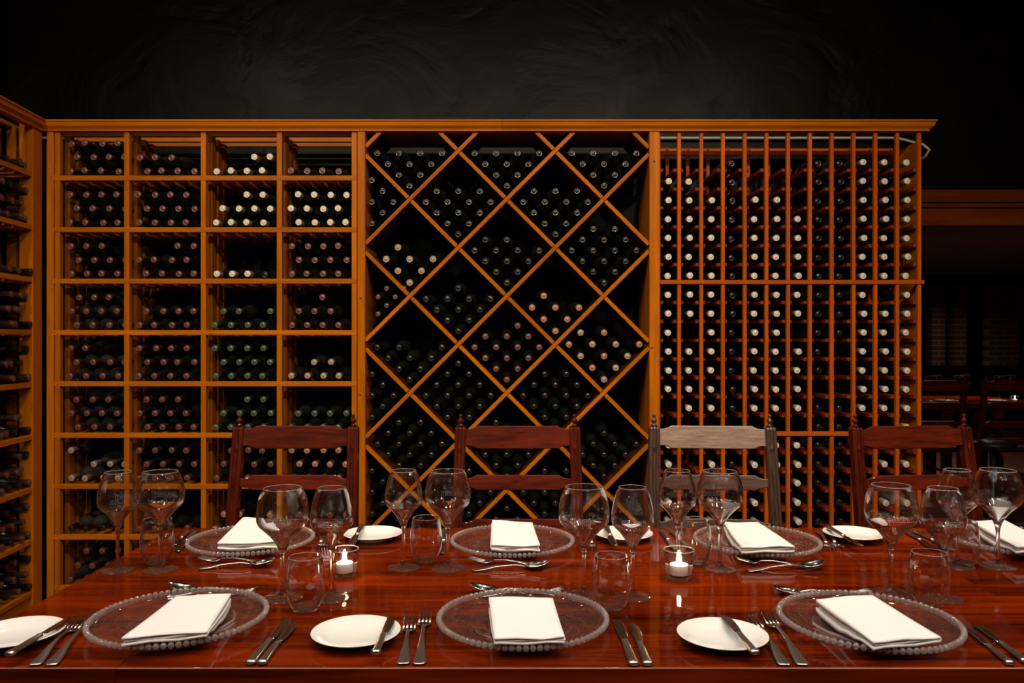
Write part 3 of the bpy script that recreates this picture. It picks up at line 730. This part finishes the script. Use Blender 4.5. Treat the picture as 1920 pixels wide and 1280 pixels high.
farn = ['chair before the cubbies', 'chair before the diamond bins', 'grey worn chair', 'chair beside the doorway']
S1 = 'camera-side setting by the side rack'; S2 = 'middle camera-side setting'; S3 = 'camera-side setting by the doorway'
F1 = 'setting at the cubby-rack chair'; F2 = 'setting at the diamond-bin chair'; F3 = 'setting at the grey chair'; F4 = 'setting at the doorway chair'
for k, px, py, s_, far in (('A', 530, 1121, S1, 0), ('B', 622, 1121, S1, 0), ('A', 1095, 1117, S2, 0), ('B', 1186, 1119, S2, 0), ('A', 1671, 1112, S3, 0), ('B', 1768, 1122, S3, 0),
                      ('A', 301, 1068, F1, 1), ('B', 221, 1069, F1, 1), ('A', 840, 1066, F2, 1), ('B', 757, 1064, F2, 1), ('A', 1350, 1066, F3, 1), ('B', 1270, 1064, F3, 1), ('A', 1871, 1062, F4, 1), ('B', 1795, 1062, F4, 1)):
    wine_glass(k, px, py, ('%s wine glass with etched name, %s' % ('broad-bowled' if k == 'A' else 'slimmer', s_)), far, J(-.25, .25))
TUM = [(0, 0), (.0225, 0), (.0245, .0012), (.0300, .010), (.0355, .024), (.0388, .040), (.0395, .054), (.0385, .070), (.0360, .088), (.0328, .106)]
tl = TUM + [(.0324, .1065), (.0320, .1060)] + [(r - .0012, z) for r, z in reversed(TUM[3:-1])] + [(.020, .0085), (0, .0075)]
tmb = MB().revolve(tl[:3], NZ, 1).revolve(tl[2:-2], NZ, 0); tmb.revolve(tl[-3:], NZ, 1); ring(tmb, .0324, .1062, .00065, 2)
tum = tmb.mesh('water_tumbler', [M['bowl'], M['foot'], M['lip']])
for px, py, s_ in ((573, 1143, S1), (1146, 1140, S2), (1742, 1133, S3), (295, 1056, F1), (799, 1052, F2), (1303, 1056, F3), (1803, 1060, F4)):
    p = tpt(px, py)
    tag(link('water_tumbler', tum, None, (p.x, p.y, TT + .0002)), 'clear stemless water tumbler, %s' % s_, 'tumbler', 'water tumblers on the table')

# charger plates
CR = .1625
def plate_h(r):
    if r < .080: return .005
    if r < .100: return .005 + .008 * (1 - math.cos(math.pi * (r - .080) / .020)) / 2
    return .013 + (r - .100) / .06 * .007
prof = [(0, .002), (.085, .002), (.092, 0), (.100, .0), (.125, .0012), (.142, .0065), (.153, .0150), (.1555, .0185), (.153, .0205)]
prof += [(.130, .0185), (.104, .0150), (.098, .0125), (.090, .0075), (.084, .0058), (.075, .0054), (0, .0054)]
ch_disc = MB().revolve(prof, 96).mesh('plate_disc', [M['plateglass']])
bd = MB(); nb = 82
for k in range(nb):
    a = 2 * math.pi * k / nb
    mt = Matrix.Translation((.1565 * math.cos(a), .1565 * math.sin(a), .0193))
    rr = .0058
    bd.revolve([(0, -rr)] + [(rr * math.sin(t), -rr * math.cos(t)) for t in [math.pi * i / 6 for i in range(1, 6)]] + [(0, rr)], 10, mat=mt)
bead = bd.mesh('beaded_rim', [M['bead']])
CH = [(-.626, 1.500, S1), (.020, 1.494, S2), (.662, 1.482, S3), (-.682, 2.085, F1), (.001, 2.075, F2), (.637, 2.075, F3), (1.315, 2.07, F4)]
for x, y, s_ in CH:
    t = thing('charger_plate', 'clear glass charger plate with beaded rim, %s' % s_, 'plate', (x, y, TT + .0002), J(0, 1), 'glass charger plates')
    link('plate_disc', ch_disc, t); b_ = link('beaded_rim', bead, t); b_['kind'] = 'stuff'
# side plates
sp = [(0, .002), (.036, .002), (.038, 0), (.042, 0), (.044, .003), (.060, .0105), (.0775, .0165), (.0795, .0180), (.0790, .0192), (.0770, .0188), (.062, .0150), (.052, .0095), (.044, .0068), (0, .0062)]
spm = MB().revolve(sp, 72).mesh('side_plate', [M['porcelain']])
for x, y, s_ in ((-.885, 1.420, S1), (-.279, 1.425, S2), (.373, 1.412, S3), (-.376, 2.155, F1), (.301, 2.155, F2), (.925, 2.155, F3)):
    tag(link('side_plate', spm, None, (x, y, TT + .0002)), 'round white side plate with butter knife, %s' % s_, 'plate', 'white side plates')

# ------------------------------------------------------------------ cutlery, along +x from handle end (unit length 1 m * scale)
def ribbon(st, n=8):
    """stations (x, y0, y1, zc, th)"""
    secs = []
    for x, y0, y1, zc_, th in st:
        c, h = (y0 + y1) / 2, max((y1 - y0) / 2, .0002); ring = []
        for k in range(12):
            a = 2 * math.pi * k / 12
            ring.append((x, c + h * math.copysign(abs(math.cos(a))**.7, math.cos(a)), zc_ + th/2 * math.copysign(abs(math.sin(a))**.8, math.sin(a))))
        secs.append(ring)
    return secs
def sy(x, w_, zc_, th): return (x, -w_/2, w_/2, zc_, th)
def fork_meshes():
    h = MB().loft(ribbon([sy(0, .012, .003, .0016), sy(.002, .019, .003, .0026), sy(.006, .0215, .0032, .0030), sy(.030, .0172, .0045, .0032), sy(.058, .0098, .0085, .0034), sy(.090, .0062, .0105, .0036), sy(.120, .0065, .0085, .0034), sy(.128, .0080, .0060, .0030)]))
    hd_ = MB().loft(ribbon([sy(.126, .0075, .0062, .0030), sy(.131, .018, .0042, .0026), sy(.137, .0240, .0030, .0024), sy(.142, .0245, .0030, .0024), sy(.146, .0238, .0034, .0022)]))
    for i in range(4):
        yc = -.0098 + i * .00655
        hd_.loft(ribbon([(.144, yc - .0021, yc + .0021, .0033, .0022), (.160, yc - .0018, yc + .0018, .0052, .0020), (.178, yc*.96 - .0015, yc*.96 + .0015, .0088, .0018), (.190, yc*.93 - .0008, yc*.93 + .0008, .0122, .0012)]))
    return h.mesh('handle', [M['steel_dull']]), hd_.mesh('fork_head', [M['steel']])
def knife_meshes():
    h = MB().loft(ribbon([sy(0, .010, .0050, .0050), sy(.0015, .0165, .0050, .0075), sy(.006, .0185, .0050, .0090), sy(.012, .0165, .0050, .0085), sy(.013, .0150, .0050, .0075), sy(.060, .0130, .0050, .0075), sy(.088, .0105, .0050, .0068), sy(.090, .0125, .0050, .0078), sy(.094, .0105, .0050, .0064)]))
    bl = MB().loft(ribbon([(.093, -.0045, .0045, .0050, .0028), (.102, -.0075, .0062, .0050, .0018), (.125, -.0100, .0072, .0050, .0016), (.150, -.0110, .0074, .0050, .0014), (.172, -.0100, .0074, .0050, .0012), (.186, -.0060, .0072, .0050, .0010), (.192, .0030, .0066, .0050, .0008)]))
    return h.mesh('handle', [M['steel_dull']]), bl.mesh('blade', [M['steel']])
def spoon_meshes():
    h = MB().loft(ribbon([sy(0, .012, .003, .0016), sy(.002, .019, .003, .0026), sy(.006, .0215, .0032, .0030), sy(.030, .0170, .0045, .0032), sy(.058, .0098, .0095, .0034), sy(.105, .0070, .0120, .0036), sy(.125, .0065, .0090, .0034), sy(.134, .0085, .0060, .0030)]))
    b_ = MB(); nu, nv = 14, 10; top_, bot_ = [], []
    for i in range(nu + 1):
        u = i / nu; x = .130 + .062 * u
        hw_ = .0205 * math.sqrt(max(0, 1 - (2*u - 1)**2)) * (1.0 - .12*(2*u - 1)) + .0006
        for k in range(nv + 1):
            v = -1 + 2 * k / nv
            rad = min(1, (2*u - 1)**2 + v*v * (1 - (2*u - 1)**2))
            z = .0022 + .0085 * rad + .009 * u * u
            top_.append((x, hw_ * v, z + .0008)); bot_.append((x, hw_ * v, z - .0008))
    n_ = (nv + 1); tot = len(top_); fs = []
    for i in range(nu):
        for k in range(nv):
            a = i * n_ + k; fs.append((a, a + n_, a + n_ + 1, a + 1)); fs.append((tot + a, tot + a + 1, tot + a + n_ + 1, tot + a + n_))
    for i in range(nu):
        a = i * n_; fs.append((a, tot + a, tot + a + n_, a + n_)); a = i * n_ + nv; fs.append((a, a + n_, tot + a + n_, tot + a))
    b_.add(top_ + bot_, fs, 0, True)
    return h.mesh('handle', [M['steel_dull']]), b_.mesh('spoon_bowl', [M['steel']])
CUT = {'fork': (fork_meshes(), ('handle', 'fork_head')), 'knife': (knife_meshes(), ('handle', 'blade')), 'spoon': (spoon_meshes(), ('handle', 'spoon_bowl'))}
LEN = {'fork': .190, 'knife': .192, 'spoon': .192}
def cutlery(kind, e, tip, label, z=.0003, name=None, ztilt=0, roll=0, zt=None):
    a = tpt(*e, z + .003); b = tpt(*tip, (zt if zt is not None else z) + .005)
    d = b - a; L_ = math.hypot(d.x, d.y); s_ = L_ / LEN[kind]
    t = thing(name or kind, label, kind, (a.x, a.y, TT + z), math.atan2(d.y, d.x), 'cutlery on the table')
    t.rotation_euler = (roll, -ztilt, math.atan2(d.y, d.x)); t.scale = (s_, min(s_, 1.05), 1)
    for me, nm in zip(*CUT[kind]): link(nm, me, t)
    return t
# camera-side settings
for e, tp, lab in (((64, 1246), (154.5, 1153), 'dinner fork beside the side plate, ' + S1), ((95, 1246), (187, 1141), 'longer dinner fork tucked at the charger rim, ' + S1),
                   ((756, 1244), (770, 1152), 'shorter fork next to the side plate, ' + S2), ((786, 1244.5), (798.5, 1139), 'longer fork next to the charger, ' + S2),
                   ((1471.5, 1246), (1406, 1149), 'slanting fork next to the side plate, ' + S3), ((1506, 1246), (1435, 1142), 'slanting longer fork next to the charger, ' + S3)):
    cutlery('fork', e, tp, lab, name='dinner_fork', zt=.006)
for e, tp, lab, rl in (((468, 1245), (541, 1158), 'table knife closest to the charger, ' + S1, 0), ((490, 1245), (551, 1166), 'outer table knife, ' + S1, 0),
                   ((1189, 1247), (1155, 1160), 'longer table knife closest to the charger, ' + S2, 0), ((1215.6, 1247), (1184, 1167), 'outer shorter table knife, ' + S2, 0),
                   ((1896, 1246), (1812, 1176), 'table knife touching the charger rim, ' + S3, 0), ((1925, 1242), (1830, 1170), 'outer table knife, ' + S3, 0)):
    cutlery('knife', e, tp, lab, name='table_knife')
for e, tp, lab in (((15, 1229), (133, 1156), 'butter knife lying on the white side plate, ' + S1), ((703.6, 1226), (734, 1155), 'butter knife lying on the white side plate, ' + S2), ((1417, 1226), (1357, 1153), 'butter knife lying on the white side plate, ' + S3),
                   ((679, 985), (659, 1021), 'butter knife lying on the white side plate, ' + F1), ((1136, 987), (1153, 1022), 'butter knife lying on the white side plate, ' + F2), ((1553, 989), (1614, 1022), 'butter knife lying on the white side plate, ' + F3)):
    cutlery('knife', e, tp, lab, z=.0185, name='butter_knife')
for e, tp, lab in (((478, 1111), (314, 1095), 'dessert spoon behind the charger, ' + S1), ((1040, 1113), (881, 1096), 'dessert spoon behind the charger, ' + S2), ((1606, 1114), (1448, 1101), 'dessert spoon behind the charger, ' + S3),
                   ((372, 1065), (516, 1048), 'dessert spoon in front of the charger, ' + F1), ((885, 1068), (1031, 1053), 'dessert spoon in front of the charger, ' + F2), ((1401, 1069), (1546, 1052), 'dessert spoon in front of the charger, ' + F3)):
    cutlery('spoon', e, tp, lab, name='dessert_spoon', zt=.012)
for e, tp, lab in (((318, 1116), (482, 1100), 'dessert fork crossing behind the charger, ' + S1), ((902, 1116), (1060, 1098), 'dessert fork crossing behind the charger, ' + S2), ((1482, 1117), (1637, 1101), 'dessert fork crossing behind the charger, ' + S3),
                   ((507, 1056), (368, 1039), 'dessert fork crossing the spoon, ' + F1), ((1017, 1061), (877, 1041), 'dessert fork crossing the spoon, ' + F2), ((1518, 1063), (1377, 1042), 'dessert fork crossing the spoon, ' + F3)):
    cutlery('fork', e, tp, lab, name='dessert_fork', zt=.012, z=.003)
for e, tp, lab in (((597, 994), (605, 1024), 'fork beside the charger, tines to the table centre, ' + F1), ((622, 993), (634, 1020), 'fork beside the white plate, tines to the centre, ' + F1),
                   ((1088, 994), (1092, 1026), 'fork beside the charger, tines to the table centre, ' + F2), ((1102, 994), (1113, 1026), 'fork beside the white plate, tines to the centre, ' + F2),
                   ((1535, 995), (1556, 1026), 'fork beside the charger, tines to the table centre, ' + F3), ((1548, 994), (1574, 1025), 'fork beside the white plate, tines to the centre, ' + F3)):
    cutlery('fork', e, tp, lab, name='dinner_fork', zt=.006)
for e, tp, lab in (((352, 997), (327, 1021), 'knife at the table corner, outermost, ' + F1), ((366, 997), (331, 1033), 'knife at the table corner, beside the charger, ' + F1), ((834, 994), (828, 1037), 'knife behind the tumbler, ' + F2),
                   ((1240, 996), (1268, 1030), 'outer knife, ' + F3 + ' behind the candle'), ((1258, 996), (1297, 1028), 'inner knife, ' + F3), ((1697, 996), (1758, 1030), 'outer knife, ' + F4), ((1714, 996), (1790, 1031), 'inner knife, ' + F4)):
    cutlery('knife', e, tp, lab, name='table_knife')

# ------------------------------------------------------------------ napkins: folded cloth, three layers
def napkin(quad, z_top, ctr, label, seed):
    rnd = random.Random(seed)
    P = [tpt(px, py, z_top) for px, py in quad]           # TL, TR, BR, BL of the upper face
    c = sum(P, Vector()) / 4; mb = MB()
    def lerp(u, v, grow=0.0, sh=0.0):
        p = (P[0] * (1-u) + P[1] * u) * (1-v) + (P[3] * (1-u) + P[2] * u) * v
        d = p - c; return p + d * grow + Vector((sh, 0, 0))
    nu, nv = 16, 20
    ph = rnd.uniform(0, 6)
    layers = [(0.0, .40, .012, .0), (.34, .70, -.008, rnd.uniform(-.004, .004)), (.66, 1.0, .01, 0.0)]
    for li, (fa, fb, grow, sh) in enumerate(layers):
        secs = []
        for j in range(nv + 1):
            v = j / nv
            ring_t, ring_b = [], []
            for i in range(nu + 1):
                u = i / nu; p = lerp(u, v, grow, sh)
                r_ = math.hypot(p.x - ctr[0], p.y - ctr[1])
                zb = max(plate_h(min(r_, .165)) + .0022, min(.0258, .0258 - (.147 - r_) * .35))
                zt = z_top + .0022 * math.sin(3.1*u + 2*v + ph) * (1 if li == 2 else .4) - .004 * (1 - v) * 0
                e = min(u, 1-u) * 2; ev = min(v, 1-v) * 2
                rd = min(1, e * 7) ; rv = min(1, ev * 9)
                soft = math.sqrt(max(0, 1 - (1-rd)**2)) * math.sqrt(max(0, 1 - (1-rv)**2))
                za = zb + (zt - zb) * fa; zc_ = zb + (zt - zb) * fb; mid_ = (za + zc_) / 2; hh = (zc_ - za) / 2
                wob = .0012 * math.sin(9*u + li*2 + ph) * (1 if v > .8 else .2)
                ring_t.append((p.x, p.y, TT + mid_ + wob + hh * (.72 + .28*soft)))
                ring_b.append((p.x, p.y, TT + mid_ + wob - hh * (.72 + .28*soft)))
            secs.append(ring_t + ring_b[::-1])
        mb.loft(secs)
    o = link('napkin', mb.mesh('napkin', [M['linen']])); tag(o, label, 'napkin', 'folded white napkins'); return o
for i, (q, zt, ci, s_) in enumerate((
    ([(330, 1114), (432, 1113), (388, 1180), (229, 1196)], .040, 0, S1),
    ([(917, 1119), (1036, 1118), (1058, 1191), (927, 1194)], .040, 1, S2),
    ([(1531, 1121), (1636, 1115), (1763, 1190), (1637, 1203)], .040, 2, S3),
    ([(456, 970), (493, 969), (521, 1013), (408, 1015)], .045, 3, F1),
    ([(923, 975), (998, 977), (1012, 1021), (921, 1018)], .043, 4, F2),
    ([(1357, 976), (1421, 978), (1489, 1023), (1390, 1024)], .043, 5, F3),
    ([(1822, 974), (1884, 975), (1978, 1021), (1905, 1024)], .043, 6, F4))):
    napkin(q, zt, CH[ci][:2], 'folded white linen napkin on the charger, %s' % s_, i)

# ------------------------------------------------------------------ candles
vo = [(0, 0), (.0215, 0), (.0232, .0015), (.0240, .006), (.0262, .009), (.0305, .040), (.0325, .062), (.0318, .0628), (.0308, .062), (.0285, .040), (.0248, .0125), (.022, .0100), (0, .0095)]
vmb = MB().revolve(vo[:5], 48, 1).revolve(vo[4:-2], 48, 0); vmb.revolve(vo[-3:], 48, 1); ring(vmb, .0317, .0625, .0011, 2)
vom = vmb.mesh('glass_cup', [M['bowl'], M['foot'], M['lip']])
wax = MB().revolve([(0, .0100), (.0188, .0100), (.0192, .0110), (.0192, .0305), (.0186, .0315), (.0180, .0300), (0, .0295)], 36).mesh('wax', [M['wax']])
fl = MB().revolve([(0, .0335), (.0028, .036), (.0044, .0400), (.0040, .045), (.0020, .052), (0, .058)], 16).mesh('flame', [M['flame']])
wk = MB().revolve([(0, .0290), (.0006, .029), (.0006, .0365), (0, .037)], 8).mesh('wick', [M['black']])
for px, py, s_, lab in ((646, 1080, 1.0, 'lit tealight in a clear glass cup beside the cubby-side wine glasses'), (1273, 1085, 1.06, 'lit tealight in a clear glass cup before the grey chair')):
    p = tpt(px, py)
    t = thing('votive_candle', lab, 'candle', (p.x, p.y, TT + .0002)); t.scale = (s_,) * 3
    link('glass_cup', vom, t); wx = link('wax', wax, t); link('wick', wk, wx); link('flame', fl, wx)
    l = bpy.data.lights.new('candle_light', 'POINT'); l.energy = .8; l.color = (1, .62, .28); l.shadow_soft_size = .004
    lo = bpy.data.objects.new('candle_light', l); COL.objects.link(lo); lo.location = (p.x, p.y, TT + .052)

# ------------------------------------------------------------------ strings of small bulbs under the ceiling (seen as sparkles in the glasses)
bl = MB(); wi = MB()
for j in range(4):
    y = -.6 + j * .75
    pts = []
    for i in range(25):
        x = -2.4 + i * .2; z = CEIL - .12 - .10 * math.sin(math.pi * ((i % 6) / 6.0)); pts.append((x, y, z))
        if i % 2 == j % 2: bl.revolve([(0, -.013), (.008, -.009), (.011, 0), (.007, .010), (0, .012)], 6, mat=Matrix.Translation((x, y, z - .012)))
    tube(wi, pts, .0015, 4)
t = thing('string_lights', 'strings of small warm bulbs hung beneath the ceiling over the table', 'string lights')
o = link('cable', wi.mesh('cable', [M['black']]), t); o = link('bulbs', bl.mesh('bulbs', [M['bulb']]), t); o['kind'] = 'stuff'

# ------------------------------------------------------------------ the next room
def far_table(label, x0, x1, y0, y1):
    t = thing('dining_table', label, 'table', ((x0+x1)/2, (y0+y1)/2, 0))
    hx, hy = (x1-x0)/2, (y1-y0)/2
    board('table_top', -hx, hx, -hy, hy, .72, .755, 'table', t)
    for sx in (-1, 1):
        for s2 in (-1, 1): board('leg', sx*(hx-.07) - .03, sx*(hx-.07) + .03, s2*(hy-.07) - .03, s2*(hy-.07) + .03, 0, .72, 'table', t)
far_table('dark table in the next room, close to the rack end', fx(1735, 7.2), fx(1822, 7.2), 6.9, 7.9)
far_table('dark table in the next room, away from the rack end', fx(1828, 7.2), fx(1935, 7.2), 6.9, 7.9)
make_chair('dining_chair', 'dark chair in the next room seen under the doorway chair slat', fx(1752, 6.2), 6.2, R(180), M['chair_x'], M['chair_z'])
make_chair('dining_chair', 'dark chair at the further next-room table', fx(1880, 6.2), 6.2, R(180), M['chair_x'], M['chair_z'])
t = thing('round_stool', 'round pale-seated stool in the next room beyond the doorway chair', 'stool', (fx(1862, 5.6), 5.6, 0))
link('seat', MB().revolve([(0, .56), (.14, .56), (.15, .575), (.14, .59), (0, .60)], 28).mesh('seat', [M['porcelain']]), t).active_material = M['seat']
link('column', MB().revolve([(0, 0), (.15, 0), (.14, .02), (.03, .03), (.022, .1), (.022, .56), (0, .56)], 20).mesh('column', [M['black']]), t)
for i, (px, py, kd) in enumerate(((1742, 752, 'B'), (1757, 750, 'A'), (1797, 751, 'A'), (1811, 749, 'B'), (1873, 752, 'A'), (1894, 750, 'A'))):
    Y = F * (EYE - .755) / (py - 640)
    t = thing('wine_glass', ['wine glass right behind the rack end, next-room table', 'second wine glass from the rack end, next-room table', 'third wine glass from the rack end, next-room table', 'fourth wine glass from the rack end, by the table edge', 'wine glass on the further next-room table, rack side', 'wine glass on the further next-room table, candle side'][i].replace('right behind', 'just behind'), 'wine glass', (fx(px, Y), Y, .7552), 0, 'wine glasses in the next room')
    link('stem', GM[kd][0], t); link('bowl', GM[kd][1], t)
for px, lab in ((1772, 'pale plate on the next-room table close to the rack end'), (1870, 'pale plate on the next-room table away from the rack')):
    o = link('side_plate', spm, None, (fx(px, 7.1), 7.1, .7552)); tag(o, lab, 'plate')
t = thing('tealight', 'small lit tealight on the further next-room table', 'candle', (fx(1903, 7.0), 7.0, .7552))
link('glass_cup', vom, t); wx = link('wax', wax, t); link('flame', fl, wx)
